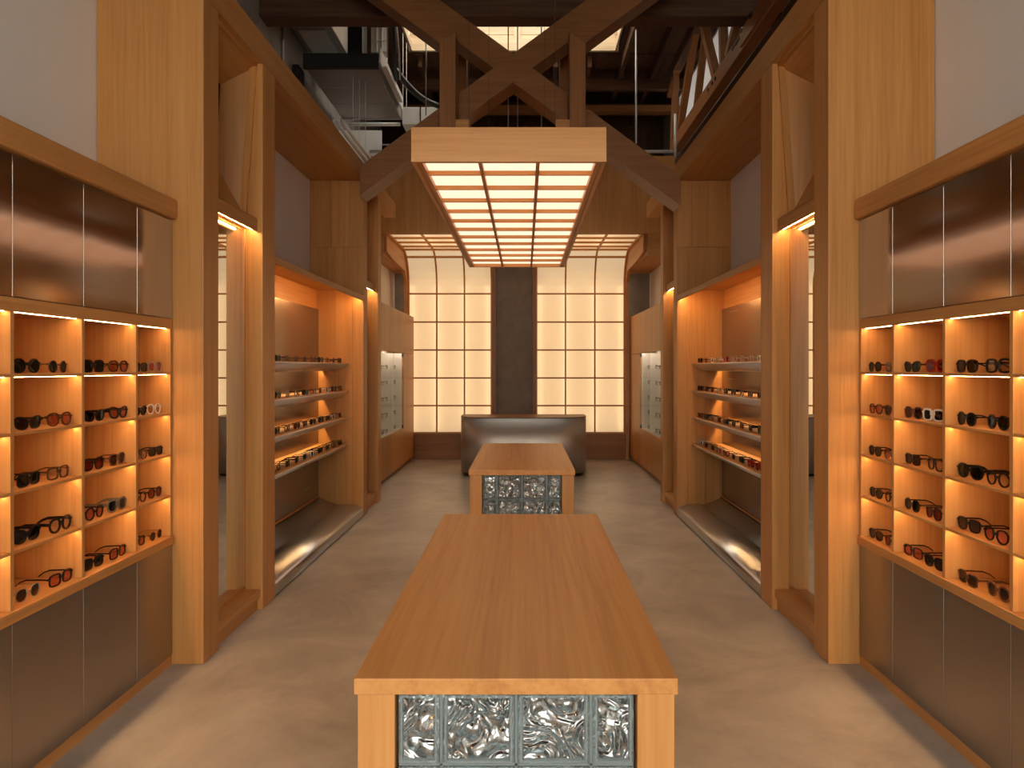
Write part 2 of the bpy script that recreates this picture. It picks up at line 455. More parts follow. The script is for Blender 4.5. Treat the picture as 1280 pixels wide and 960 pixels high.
# ------------------------------------------------------------------ mirror bays with splayed recesses above
def mirror_bay(s, a, b, where):
    X = lambda p, q: (s * p, s * q)
    t = thing('wall_mirror', 'tall framed wall mirror with lit header %s, %s' % (where, SHORT[s]), 'mirror', (s * 1.85, (a + b) / 2, 0))
    a += 0.002; b -= 0.002
    obj('mirror_glass', bx(*X(1.865, 1.875), a + 0.03, b - 0.012, 0.16, 2.585), 'mirror', t)
    obj('backing', bx(*X(1.876, 1.95), a, b, 0.0, 2.66), 'wood_z', t)
    fr = MB(); fr.box(*X(1.857, 1.8755), a, a + 0.03, 0.14, 2.60).box(*X(1.857, 1.8755), b - 0.012, b, 0.14, 2.60)
    fr.box(*X(1.857, 1.8755), a, b, 0.14, 0.165)
    obj('frame', fr, 'wood_z', t)
    sill = obj('sill', bx(*X(1.755, 1.8745), a, b, 0.085, 0.14), 'wood_y', t, bevel=0.003)
    obj('sill_base', bx(*X(1.775, 1.8745), a, b, 0, 0.085), 'wood_y', t)
    hd = obj('header', bx(*X(1.775, 1.875), a, b, 2.60, 2.665).box(*X(1.775, 1.795), a, b, 2.585, 2.60), 'wood_y', t, bevel=0.002)
    obj('led_strip', bx(*X(1.803, 1.811), a + 0.01, b - 0.01, 2.592, 2.5995), 'led_mirror', hd)

def recess(s, a, b, where):
    t = thing('splayed_recess', 'wooden funnel-shaped recess with dark glass over mirror %s, %s' % (where, SHORT[s]), 'recess', (s * 1.85, (a + b) / 2, 2.666))
    a += 0.003; b -= 0.003
    # outer rim follows a tilted face, inner opening lies deeper
    O = [(s * 1.87, a, 2.70), (s * 1.87, b, 2.70), (s * 1.80, b, 3.70), (s * 1.80, a, 3.70)]
    w = (b - a)
    I = [(s * 2.03, a + 0.24 * w, 3.02), (s * 2.03, b - 0.09 * w, 3.02), (s * 2.00, b - 0.09 * w, 3.56), (s * 2.00, a + 0.24 * w, 3.56)]
    names = ('bottom_reveal', 'side_reveal', 'top_reveal', 'side_reveal')
    for i in range(4):
        j = (i + 1) % 4
        q = [O[i], O[j], I[j], I[i]]
        q2 = [(x + s * 0.02, y, z) for x, y, z in q]
        obj(names[i], MB().hexa(q, q2), 'wood_z' if i % 2 else 'wood_y', t)
    obj('dark_pane', MB().hexa(I, [(x + s * 0.02, y, z) for x, y, z in I]), 'dark_glass', t)
    # sloped apron on the header and slim rim strip
    obj('apron', MB().hexa([(s * 1.775, a, 2.667), (s * 1.87, a, 2.70), (s * 1.87, a, 2.667)], [(s * 1.775, b, 2.667), (s * 1.87, b, 2.70), (s * 1.87, b, 2.667)]), 'wood_y', t)
    for y in (a, b):
        d = 0.02 if y == a else -0.02
        q = [(s * 1.845, y, 2.70), (s * 1.89, y, 2.70), (s * 1.82, y, 3.72), (s * 1.775, y, 3.72)]
        obj('rim', MB().hexa(q, [(x, yy + d, z) for x, yy, z in q]), 'wood_z', t)
    obj('top_board', bx(s * 1.775, s * 1.92, a, b, 3.70, 3.731), 'wood_y', t)
    obj('back_board', bx(s * 2.10, s * 2.12, a, b, 2.67, 3.73), 'dark_wood_z', t)
for s in (-1, 1):
    mirror_bay(s, 3.99, 4.66, 'next to the cubby cabinet')
    recess(s, 3.99, 4.66, 'next to the cubby cabinet')
    mirror_bay(s, 7.75, 8.33, 'next to the glass display case')
    recess(s, 7.75, 8.33, 'next to the glass display case')

# ------------------------------------------------------------------ shelf niches
SHZ = [1.70, 1.40, 1.11, 0.81]
def niche(s):
    X = lambda p, q: (s * p, s * q)
    t = thing('display_niche', 'long shelf niche with four steel shelves and curved steel base, ' + SIDE[s], 'shelving', (s * 2.0, 6.2, 0))
    a, b = 4.872, 7.598
    # end panels
    k = 0
    for x0, x1 in ((1.742, 1.86), (1.862, 2.05), (2.052, 2.335)):
        obj('end_panel', bx(*X(x0, x1), b - 0.02, b, 0, 2.99), 'wood_z', t)
        obj('end_panel', bx(*X(x0 + (0.04 if k else 0), x1 + (0.04 if k < 2 else 0)), b - 0.02, b, 2.993, 3.73), 'wood_z', t)
        obj('end_panel', bx(*X(x0, x1), a, a + 0.02, 0, 3.73), 'wood_z', t)
        k += 1
    obj('soffit', bx(*X(1.902, 2.335), a, b, 3.735, 3.80), 'wood_y', t)
    obj('back_board', bx(*X(2.26, 2.335), a + 0.02, b - 0.02, 0.0, 2.52), 'wood_y', t)
    obj('steel_back', bx(*X(2.24, 2.258), a + 0.02, b - 0.02, 0.235, 2.30), 'steel_back', t)
    cp = obj('canopy', MB().strip([[(s * x, y, z) for x, z in ((1.742, 2.40), (1.742, 2.452), (2.02, 2.535), (2.335, 2.535), (2.335, 2.512), (2.02, 2.512), (1.795, 2.44), (1.765, 2.44), (1.765, 2.40))] for y in (a + 0.021, b - 0.021)]), 'wood_y', t, bevel=0.002)
    obj('led_strip', bx(*X(1.770, 1.785), a + 0.03, b - 0.03, 2.433, 2.4395), 'led_niche', cp)
    # curved steel base: lip then concave rise to the back
    prof = [(1.742, 0.015), (1.742, 0.092), (1.748, 0.099)]
    for q in range(1, 21):
        u = q / 20.0
        bul = 0.034 * math.sin(math.pi * min(1.0, u / 0.55)) ** 0.8 if u < 0.55 else 0.0
        prof.append((1.748 + u * 0.490, 0.099 + bul + 0.117 * u ** 2.2))
    prof += [(2.238, 0.015)]
    ba = obj('base_platform', MB().strip([[(s * x, y, z) for x, z in prof] for y in (a + 0.021, b - 0.021)]), 'steel_base', t)
    ba.data.polygons.foreach_set('use_smooth', [len(p.vertices) == 4 and abs(p.normal.y) < 0.5 for p in ba.data.polygons])
    obj('base_rail', bx(*X(2.225, 2.239), a + 0.021, b - 0.021, 0.2185, 0.234), 'wood_y', t)
    for z in SHZ:
        top = [(1.90, z), (2.239, z)]
        und = []
        for q in range(0, 13):
            u = q / 12.0
            und.append((2.239 - u * 0.339, z - 0.007 - 0.074 * math.sin(math.pi / 2 * min(1.0, (1 - u) / 0.42))))
        und[0] = (2.198, und[1][1]); und = [(2.239, z - 0.010), (2.198, z - 0.012)] + und
        und = [p for p in und if p[0] <= 2.198 or p[1] > z - 0.011]
        prof = [(2.239, z), (1.90, z)] + und[::-1]
        sh = obj('shelf', MB().strip([[(s * x, y, zz) for x, zz in prof] for y in (a + 0.03, b - 0.03)]), 'steel_shelf', t)
        sh.data.polygons.foreach_set('use_smooth', [abs(p.normal.y) < 0.5 and p.normal.z < 0.5 for p in sh.data.polygons])
        obj('shelf_liner', bx(*X(1.905, 2.236), a + 0.03, b - 0.03, z, z + 0.003), 'wood_y', sh)
        if z > 0.9: obj('led_strip', bx(*X(2.222, 2.232), a + 0.05, b - 0.05, z - 0.024, z - 0.014), 'led_niche', sh)
for s in (-1, 1): niche(s)

# ------------------------------------------------------------------ glass display cases beside the reception
def case(s):
    X = lambda p, q: (s * p, s * q)
    f = 1.95
    t = thing('glass_display_case', 'tall built-in wooden cabinet with small glass display window, ' + SIDE[s], 'display case', (s * 2.1, 10.4, 0))
    a, b = 8.502, 12.30
    ga, gb, z0, z1 = 9.35, 11.26, 0.66, 1.89
    obj('kick_board', bx(*X(f + 0.03, 2.335), a, b, 0, 0.07), 'dark_wood_y', t)
    obj('top_panel', bx(*X(f, f + 0.03), a, b, z1 + 0.005, 2.565), 'wood_z', t, bevel=0.002)
    obj('top_board', bx(*X(f + 0.03, 2.335), a, b, 2.54, 2.565), 'wood_y', t)
    obj('side_panel', bx(*X(f, f + 0.03), a, ga, 0.07, z1), 'wood_z', t, bevel=0.002)
    obj('door', bx(*X(f, f + 0.03), gb + 0.005, 11.78, 0.07, z1), 'wood_z', t, bevel=0.002)
    obj('door', bx(*X(f, f + 0.03), 11.785, b, 0.07, z1), 'wood_z', t, bevel=0.002)
    obj('lower_panel', bx(*X(f, f + 0.03), ga + 0.003, 10.3, 0.07, z0), 'wood_z', t, bevel=0.002)
    obj('lower_panel', bx(*X(f, f + 0.03), 10.305, gb, 0.07, z0), 'wood_z', t, bevel=0.002)
    lin = MB().box(*X(2.22, 2.24), ga, gb, z0, z1 + 0.05).box(*X(f + 0.031, 2.22), ga, gb, z0 - 0.02, z0).box(*X(f + 0.031, 2.22), ga, gb, z1 + 0.05, z1 + 0.06)
    lin.box(*X(f + 0.031, 2.22), ga - 0.015, ga, z0, z1).box(*X(f + 0.031, 2.22), gb, gb + 0.004, z0, z1)
    obj('lining', lin, 'case_back', t)
    obj('end_cap', bx(*X(f + 0.03, 2.335), b - 0.03, b, 0.07, 2.54), 'wood_z', t)
    rows = [z0 + 0.244 * k for k in range(5)]
    for z in rows[1:]:
        obj('glass_shelf', bx(*X(f + 0.05, 2.215), ga + 0.005, gb - 0.005, z - 0.008, z), 'case_glass', t)
    obj('glass_door', bx(*X(f + 0.006, f + 0.012), ga + 0.004, gb - 0.004, z0 + 0.003, z1 - 0.003), 'case_glass', t)
    for y in (ga + 0.01, gb - 0.07):
        for z in (z0 + 0.006, z1 - 0.056):
            obj('hinge', bx(*X(f - 0.004, f + 0.018), y, y + 0.06, z, z + 0.05), 'black', t)
    obj('divider', bx(*X(f + 0.05, 2.21), 10.62, 10.64, z0, z1 - 0.012), 'case_back', t)
    obj('led_strip', bx(*X(f + 0.036, f + 0.050), ga + 0.02, gb - 0.02, z1 + 0.040, z1 + 0.048), 'led_case', t)
    return rows, ga, gb
for s in (-1, 1): CASE = case(s)

# ------------------------------------------------------------------ back wall: plaster column, shoji screens, bulkhead
struct('wall_back_inner', bx(-2.34, 2.34, 12.52, 12.60, 0, 4.88), 'plaster')
struct('trim_1', bx(-0.54, -0.47, 12.30, 12.52, 0, 3.74), 'dark_wood_z')
struct('trim_2', bx(0.19, 0.25, 12.30, 12.52, 0, 3.74), 'dark_wood_z')
struct('wall_back_column', bx(-0.47, 0.19, 12.38, 12.52, 0, 3.74), 'plaster')
bh = MB()
struct('wall_bulkhead', bx(-2.34, 2.34, 10.40, 10.45, 3.705, 4.88), 'wood_z')
struct('trim_3', bx(-0.47, 0.19, 10.46, 12.52, 3.70, 3.76), 'dark_wood_y')

ARC_C, ARC_R = (11.75, 3.13), 0.60
def cove(off=0.0):
    """profile points (y,z) from the floor up the wall, round the cove, out to the ceiling's near edge"""
    rr = ARC_R + off
    pts = [(12.35 + off, 0.477)]
    pts += [(12.35 + off, 3.13)]
    pts += [(ARC_C[0] + rr * math.cos(math.radians(q * 10)), ARC_C[1] + rr * math.sin(math.radians(q * 10))) for q in range(1, 9)]
    pts += [(ARC_C[0], ARC_C[1] + rr), (10.47, 3.73 + off)]
    return pts
ANG = lambda d, r: (ARC_C[0] + r * math.cos(math.radians(d)), ARC_C[1] + r * math.sin(math.radians(d)))
# breakpoints along the profile where horizontal bars sit, as (kind, value)
def seg_profile(k, r):
    """cove profile for row k at offset radius r: list of (y,z)"""
    zs = [0.477, 0.97, 1.47, 1.975, 2.48, 2.99]
    if k < 5:
        return [(ARC_C[0] + r, zs[k]), (ARC_C[0] + r, zs[k + 1])]
    if k == 5:
        return [(ARC_C[0] + r, 2.99), (ARC_C[0] + r, 3.13)] + [ANG(q, r) for q in (12, 24, 36, 46, 56)]
    if k == 6:
        return [ANG(q, r) for q in (56, 61, 66, 71, 76, 80)]
    if k == 7:
        return [ANG(80, r), ANG(85, r), (11.75, ARC_C[1] + r), (11.60, ARC_C[1] + r)]
    ys = [11.60, 11.22, 10.845, 10.47]
    i = k - 8
    return [(ys[i], ARC_C[1] + r), (ys[i + 1], ARC_C[1] + r)]
NROW = 11
def ribbon(profile_lo, profile_hi, x0, x1):
    m = MB()
    lo = profile_lo; hi = profile_hi[::-1]
    loop = lo + hi
    a = [(x0, y, z) for y, z in loop]; b = [(x1, y, z) for y, z in loop]
    # build as quads between pairs so that curved caps stay sane
    n = len(lo)
    for i in range(n - 1):
        p = [lo[i], lo[i + 1], profile_hi[i + 1], profile_hi[i]]
        m.hexa([(x0, *q) for q in p], [(x1, *q) for q in p])
    return m
def shoji(xs, label):
    t = thing('shoji_screen', label, 'screen', ((xs[0] + xs[-1]) / 2, 12.35, 0))
    for c in range(len(xs) - 1):
        for k in range(NROW):
            obj('paper_panel', ribbon(seg_profile(k, 0.60), seg_profile(k, 0.606), xs[c] + 0.006, xs[c + 1] - 0.006), 'shoji', t)
    w = 0.014
    for i, x in enumerate(xs):
        ww = w if 0 < i < len(xs) - 1 else 0.016
        for k in range(NROW):
            obj('vertical_bar', ribbon(seg_profile(k, 0.565), seg_profile(k, 0.599), x - ww, x + ww), 'wood_z', t)
    for k in range(NROW + 1):
        if k < NROW: y, z = seg_profile(k, 0.60)[0]; y2, z2 = seg_profile(k, 0.57)[0]; q = seg_profile(k, 0.60)[1]
        else: y, z = seg_profile(NROW - 1, 0.60)[-1]; y2, z2 = seg_profile(NROW - 1, 0.57)[-1]; q = seg_profile(NROW - 1, 0.60)[-2]
        tdir = Vector((q[0] - y, q[1] - z)).normalized() * (0.014 if 0 < k < NROW else 0.016)
        if k == NROW: tdir = -tdir
        p = [(y - tdir.x, z - tdir.y), (y + tdir.x, z + tdir.y), (y2 + tdir.x, z2 + tdir.y), (y2 - tdir.x, z2 - tdir.y)]
        obj('cross_bar', MB().hexa([(xs[0], *u) for u in p], [(xs[-1], *u) for u in p]), 'wood_x', t)
    obj('base_board', bx(xs[0] - 0.02, xs[-1] + 0.02, 12.33, 12.36, 0.0, 0.465), 'dark_wood_x', t)
    obj('back_board', bx(xs[0], xs[-1], 12.505, 12.518, 0.47, 3.6), 'white', t)
    for x in xs:
        xx = min(max(x, xs[0] + 0.06), xs[-1] - 0.06)
        obj('light_tube', MB().tube([(xx, 12.405, 0.52), (xx, 12.405, 3.15)], 0.010, 6), 'tube', t)
    obj('top_backing', bx(xs[0], xs[-1], 10.465, 11.9, 3.875, 3.885), 'white', t)
    for x in xs[1:-1]:
        obj('light_tube', MB().tube([(x, 10.52, 3.84), (x, 11.75, 3.84)], 0.012, 6), 'tube', t)
    return t
shoji([-2.05, -1.54, -1.04, -0.55], 'glowing paper grid screen curving into the ceiling, beside the taupe column, duct side')
shoji([0.26, 0.785, 1.315, 1.85], 'glowing paper grid screen curving into the ceiling, beside the taupe column, roof-truss side')
# wooden cheeks and soffits closing the sides of the coves
for s, xi in ((-1, 2.067), (1, 1.867)):
    prof = [(10.47, 3.76), (10.47, 3.44)] + [(10.9, 3.40), (11.5, 3.38), (12.05, 3.37), (12.22, 3.20), (12.25, 2.8), (12.25, 0.0), (12.40, 0.0), (12.40, 3.13)]
    prof += [(ARC_C[0] + 0.65 * math.cos(math.radians(q)), ARC_C[1] + 0.65 * math.sin(math.radians(q))) for q in (20, 40, 60, 80, 90)]
    prof[-1] = (11.75, 3.76)
    ck = struct('trim_4' if s < 0 else 'trim_5', MB().hexa([(s * xi, *q) for q in prof], [(s * (xi + 0.05), *q) for q in prof]), 'wood_y')
    struct('trim_6' if s < 0 else 'trim_7', bx(s * (xi + 0.05), s * 2.338, 10.46, 12.5, 3.38, 3.44), 'wood_y')
    struct('trim_8' if s < 0 else 'trim_9', bx(s * (xi + 0.05), s * 2.338, 10.41, 10.459, 3.36, 3.704), 'wood_x')

# ------------------------------------------------------------------ hanging light box
bxc, hw = -0.028, 0.477
L0, L1, LZ0, LZ1 = 3.33, 6.82, 2.656, 2.826
lb = thing('pendant_light_box', 'long wooden pendant light box with glowing gridded diffuser hung above the tables', 'light', (bxc, 5.07, LZ0))
obj('front_board', bx(bxc - hw, bxc + hw, L0, L0 + 0.024, LZ0, LZ1), 'wood_x', lb, bevel=0.002)
obj('rear_board', bx(bxc - hw, bxc + hw, L1 - 0.024, L1, LZ0, LZ1), 'wood_x', lb, bevel=0.002)
for s in (-1, 1):
    obj('side_board', bx(bxc + s * hw, bxc + s * (hw - 0.022), L0 + 0.024, L1 - 0.024, LZ0, LZ1), 'wood_y', lb, bevel=0.002)
    obj('inner_rim', bx(bxc + s * (hw - 0.022), bxc + s * (hw - 0.048), L0 + 0.024, L1 - 0.024, LZ0 + 0.009, LZ0 + 0.041), 'wood_y', lb)
obj('lid', bx(bxc - hw + 0.022, bxc + hw - 0.022, L0 + 0.024, L1 - 0.024, LZ1 - 0.03, LZ1 - 0.01), 'wood_y', lb)
iw = (2 * (hw - 0.048)) / 3.0
pitch = 0.2912
ys = [L0 + 0.024] + [3.596 + pitch * k for k in range(11)] + [L1 - 0.024]
PZ = LZ0 + 0.033
for c in range(3):
    x0 = bxc - hw + 0.048 + c * iw
    for k in range(12):
        obj('diffuser_panel', bx(x0 + 0.002, x0 + iw - 0.002, ys[k] + 0.002, ys[k + 1] - 0.002, PZ, PZ + 0.006), 'boxpanel', lb)
for k in range(1, 12):
    obj('cross_slat', bx(bxc - hw + 0.048, bxc + hw - 0.048, ys[k] - 0.0075, ys[k] + 0.0075, LZ0 + 0.009, PZ - 0.001), 'wood_x', lb)
for c in (1, 2):
    x0 = bxc - hw + 0.048 + c * iw
    obj('long_slat', bx(x0 - 0.009, x0 + 0.009, L0 + 0.025, L1 - 0.025, LZ0 + 0.004, PZ - 0.001), 'wood_y', lb)
for (x, y, z) in ((-0.30, 6.66, 6.58), (0.24, 6.66, 6.58), (-0.30, 4.27, 6.58), (0.24, 4.27, 6.58)):
    obj('hanging_wire', MB().tube([(x, y, LZ1 - 0.02), (x, y, z)], 0.0016, 5), 'black', lb)

# ------------------------------------------------------------------ scissor trusses in new timber
def timber(name, p0, p1, h, y0, y1, mat, parent):
    """straight timber in the xz plane between p0 and p1 (axis points), depth y0..y1"""
    ax = Vector((p1[0] - p0[0], p1[1] - p0[1])); n = Vector((-ax.y, ax.x)).normalized() * (h / 2)
    q = [(p0[0] - n.x, p0[1] - n.y), (p1[0] - n.x, p1[1] - n.y), (p1[0] + n.x, p1[1] + n.y), (p0[0] + n.x, p0[1] + n.y)]
    return obj(name, MB().hexa([(x, y0, z) for x, z in q], [(x, y1, z) for x, z in q]), mat, parent, bevel=0.004)
TX = -0.075
tr = thing('scissor_truss', 'brown timber scissor truss crossing above the pendant light box', 'truss', (TX, 7.4, 3.74))
sl = 0.735
cz = 4.86
for k, s in enumerate((-1, 1)):
    lo = (s * 1.685, cz - sl * abs(s * 1.685 - TX)); hi = (TX - s * 1.85, cz + sl * 1.85)
    d = 0.0 if k == 0 else 0.004
    hv = 0.155
    q4 = [(s * 1.715, cz - sl * abs(s * 1.715 - TX) - hv), (hi[0], hi[1] - hv), (hi[0], hi[1] + hv), (s * 1.715, cz - sl * abs(s * 1.715 - TX) + hv)]
    obj('diagonal', MB().hexa([(x, 7.30 + d, z) for x, z in q4], [(x, 7.62 + d, z) for x, z in q4]), 'dark_wood_x', tr, bevel=0.004)
for s in (-1, 1):
    xi, xo = TX + s * 0.585, TX + s * 0.750
    # front knee: post bending into an outward brace
    p = obj('king_post', MB().hexa([(xi, 7.0, 4.10), (xo, 7.0, 4.10), (xo, 7.0, 4.985), (xi, 7.0, 5.10)],
                                  [(xi, 7.298, 4.10), (xo, 7.298, 4.10), (xo, 7.298, 4.985), (xi, 7.298, 5.10)]), 'dark_wood_z', tr, bevel=0.004)
    e = 1.25
    obj('knee_brace', MB().hexa([(xo, 7.0, 4.987), (xo + s * e, 7.0, 4.987 + sl * e), (xi + s * e, 7.0, 5.102 + sl * e + 0.0), (xi, 7.0, 5.102)],
                               [(xo, 7.298, 4.987), (xo + s * e, 7.298, 4.987 + sl * e), (xi + s * e, 7.298, 5.102 + sl * e), (xi, 7.298, 5.102)]), 'dark_wood_x', tr)
    xa, xb = ((-0.80, -0.635) if s < 0 else (0.46, 0.63))
    obj('rear_post', bx(xa, xb, 8.0, 8.2, 3.95, 5.64), 'dark_wood_z', tr, bevel=0.003)
    obj('joint_block', bx(xi - s * 0.14, xi, 7.0, 7.29, 4.08, 4.20), 'wood_x', tr)
obj('rear_strut', bx(-0.635, 0.46, 8.0, 8.2, 4.20, 4.38), 'dark_wood_x', tr)
for x in (-0.145, -0.035, 0.245):
    obj('tension_rod', MB().tube([(x, 8.03, 4.38), (x, 8.03, 5.668)], 0.008, 6), 'galv', tr)
tie = obj('tie_beam', bx(-2.99, 2.99, 7.80, 8.05, 5.67, 6.12), 'old_wood_x', bevel=0.01)
tag(tie, 'dark old tie beam spanning wall to wall behind the scissor truss', 'beam')

# ------------------------------------------------------------------ old roof truss with white panels, on the right wall
rt = thing('roof_truss', 'old bolted timber roof truss in front of white translucent panels', 'truss', (2.6, 8.5, 5.0))
kx = 2.55 / 1.95
def P(px, py):
    d = 853 * 2.55 / (px - 656.0); return d, 1.65 + (460 - py) * d / 853
obj('bottom_chord', bx(2.52, 2.66, 5.2, 11.45, 5.27, 5.49), 'old_wood_y' if False else 'dark_wood_y', rt, bevel=0.006)
obj('splice_plate', bx(2.49, 2.52, 5.2, 7.75, 5.29, 5.47), 'dark_wood_y', rt)
def web(p, q, w, name='web_member', dx=0.0, mat='dark_wood_z'):
    (y0, z0), (y1, z1) = P(*p), P(*q)
    ext = Vector((y1 - y0, z1 - z0)); L = ext.length; ext.normalize()
    y1 += ext.x * 0.5; z1 += ext.y * 0.5
    if z1 > 6.79:
        f = (6.79 - z0) / (z1 - z0); y1 = y0 + (y1 - y0) * f; z1 = 6.79
    n = Vector((-ext.y, ext.x)) * (w / 2)
    q4 = [(y0 - n.x, z0 - n.y), (y1 - n.x, z1 - n.y), (y1 + n.x, z1 + n.y), (y0 + n.x, z0 + n.y)]
    obj(name, MB().hexa([(2.54 + dx, *u) for u in q4], [(2.64 + dx, *u) for u in q4]), mat, rt)
web((848, 178), (874, 17), 0.10)
web((843, 188), (846, 100), 0.09, dx=-0.01)
web((838, 120), (866, 17), 0.09, dx=0.0)
web((865, 152), (878, 37), 0.06, 'web_strap', dx=0.06)
web((897, 98), (877, 17), 0.10)
web((905, 86), (903.5, 17), 0.09, dx=0.01)
web((912, 70), (926, 17), 0.09)
obj('gap_shade_board', bx(2.69, 2.73, 4.2, 13.0, 4.55, 5.30), 'old_wood_y', rt)  # dark board added to stand in for the shade below the chord
obj('top_chord', bx(2.52, 2.66, 5.2, 11.45, 6.60, 6.795), 'old_wood_y', rt)
w2 = struct('panel_frame', MB().box(2.98, 3.02, 4.6, 13.0, 5.80, 5.84).box(2.98, 3.02, 4.6, 13.0, 6.78, 6.82).box(2.98, 3.02, 4.6, 4.64, 5.84, 6.78).box(2.98, 3.02, 12.96, 13.0, 5.84, 6.78), 'white')  # surround of the white panels, built translucent so daylight passes through
for k in range(5):
    obj('frosted_panel', bx(2.995, 3.005, 4.64 + k * 1.664, 4.64 + k * 1.664 + 1.66, 5.84, 6.78), 'frosted', w2)
for (px, py) in ((893, 112), (898, 104), (902, 98), (925, 58), (924, 50), (928, 45), (931, 49), (929, 42), (933, 40), (936, 33), (939, 27), (951, 19), (953, 12)):
    y, z = P(px, py)
    z = max(5.31, min(5.45, z))
    xb_ = 2.52 if y > 7.75 else 2.49
    obj('bolt', MB().tube([(xb_ - 0.012, y, z), (xb_, y, z)], 0.026, 8), 'black', rt)

# ------------------------------------------------------------------ ducts and pipes, upper left
dk = thing('air_duct', 'large flat galvanised air duct under the roof with black end', 'duct', (-2.35, 9.9, 5.6))
obj('duct_body', bx(-2.84, -1.91, 9.0, 10.8, 5.60, 5.77), 'galv', dk, bevel=0.01)
obj('end_flange', bx(-2.86, -1.87, 8.95, 9.0, 5.585, 5.78), 'black', dk)
obj('rear_flange', bx(-2.86, -1.89, 10.8, 10.84, 5.59, 5.78), 'galv', dk)
for y in (9.6, 10.2):
    obj('seam_rib', bx(-2.845, -1.905, y, y + 0.02, 5.595, 5.775), 'galv', dk)
ah = thing('air_handler', 'boxy ceiling air handler with pale louvred grille beside concrete wall', 'air conditioner', (-2.7, 9.1, 6.05))
obj('housing', bx(-2.97, -2.44, 8.62, 9.60, 6.05, 6.60), 'galv', ah, bevel=0.01)
gr = obj('grille_frame', MB().box(-2.90, -2.55, 8.88, 8.92, 6.035, 6.05).box(-2.90, -2.55, 9.48, 9.52, 6.035, 6.05).box(-2.90, -2.87, 8.92, 9.48, 6.035, 6.05).box(-2.58, -2.55, 8.92, 9.48, 6.035, 6.05), 'vent', ah)
for k in range(9):
    y = 8.94 + k * 0.06
    obj('louvre', MB().hexa([(-2.87, y, 6.048), (-2.87, y + 0.045, 6.036), (-2.87, y + 0.047, 6.04), (-2.87, y + 0.002, 6.05)],
                           [(-2.58, y, 6.048), (-2.58, y + 0.045, 6.036), (-2.58, y + 0.047, 6.04), (-2.58, y + 0.002, 6.05)]), 'vent', gr)
vd = obj('black_riser_duct', bx(-2.54, -2.27, 9.75, 10.05, 5.776, 6.79), 'black', bevel=0.01)
tag(vd, 'black vertical riser duct standing on the flat galvanised duct', 'duct')
fl = thing('filter_panel', 'pale gridded panel standing behind the black riser duct', 'panel', (-2.16, 10.3, 5.777))
obj('panel_board', bx(-2.27, -2.03, 10.30, 10.33, 5.776, 6.79), 'vent', fl)
for k in range(4):
    obj('grid_bar', bx(-2.27, -2.03, 10.285, 10.30, 6.1 + k * 0.16, 6.115 + k * 0.16), 'white_pipe', fl)
for x in (-2.19, -2.11):
    obj('grid_bar', bx(x, x + 0.012, 10.284, 10.30, 5.78, 6.78), 'white_pipe', fl)

def pipe(label, pts, r, mat, name='conduit_pipe', group=None, seg=8):
    o = obj(name, MB().tube(pts, r, seg), mat, smooth=True)
    tag(o, label, 'pipe', group)
    return o
for k in range(3):
    x = -2.27 + k * 0.06
    z = 4.56 + 0.03 * k
    pipe(('white pipe of the trio over the niche, nearest the concrete wall', 'middle white pipe of the trio running over the shelf niche', 'white pipe of the trio over the niche, nearest the scissor truss')[k],
         [(x, 8.0 + 0.1 * k, z), (x, 10.26, z)], 0.024, 'white_pipe', group='white pipes along the wall above the duct-side niche')
    obj('pipe_bracket', bx(x - 0.003, x + 0.003, 9.22 + 0.1 * k, 9.226 + 0.1 * k, z, 5.599), 'white_pipe', bpy.data.objects['conduit_pipe' + ('.%03d' % k if k else '')])
pipe('upper white pipe running across above the wood bulkhead, bent up beside truss', [(-2.12, 10.36, 5.04), (0.0, 10.36, 5.04), (1.72, 10.36, 5.04), (1.74, 10.36, 5.06), (1.74, 10.36, 6.79)], 0.014, 'white_pipe')
pipe('lower white pipe running level along the top of the wood bulkhead', [(-2.30, 10.34, 4.93), (2.30, 10.34, 4.93)], 0.024, 'white_pipe')
pipe('white upright pipe at the end of the roof truss', [(2.33, 10.34, 4.85), (2.33, 10.34, 5.5)], 0.02, 'white_pipe')
pipe('thin grey conduit fixed upright on the concrete wall', [(-2.975, 8.55, 5.35), (-2.975, 8.55, 6.3)], 0.018, 'galv')
pipe('tan pipe below the rear end of the galvanised duct', [(-2.98, 10.95, 5.56), (-1.95, 10.95, 5.56)], 0.03, 'vent')
pipe('thin steel rod hanging from the roof beside the truss posts', [(-1.30, 9.32, 5.1), (-1.30, 9.32, 6.58)], 0.008, 'galv', 'hanging_rod')
pipe('thin steel rod hanging from the roof by the black hose', [(-1.74, 8.9, 5.7), (-1.74, 8.9, 6.80)], 0.01, 'galv', 'hanging_rod')
def sag(p, q, n, drop):
    return [tuple(Vector(p).lerp(Vector(q), i / n) - Vector((0, 0, drop * math.sin(math.pi * i / n)))) for i in range(n + 1)]
pipe('thick black insulated hose sagging over the pale grey duct', sag((-1.85, 9.9, 6.0), (-1.28, 10.55, 5.70), 10, 0.10), 0.045, 'black', 'insulated_hose')
pipe('black cable looping beside the galvanised duct', [(-1.86, 9.2, 6.45), (-1.80, 9.25, 6.5), (-1.74, 9.3, 6.4), (-1.76, 9.5, 6.1), (-1.80, 9.75, 5.9), (-1.82, 9.95, 5.85)], 0.025, 'black', 'cable')
pipe('grey cable strung beside the galvanised duct', [(-1.95, 9.1, 6.5), (-1.80, 9.15, 6.38), (-1.70, 9.2, 6.45), (-1.70, 9.5, 6.0), (-1.72, 9.7, 5.75)], 0.014, 'galv', 'cable')
tray = thing('cable_tray', 'slim white tray running along the side of galvanised duct', 'tray', (-1.82, 9.5, 5.7))
obj('tray_side', bx(-1.865, -1.845, 8.96, 10.6, 5.66, 5.86), 'white_pipe', tray)
obj('tray_floor', bx(-1.845, -1.79, 9.1, 10.3, 5.66, 5.68), 'white_pipe', tray)
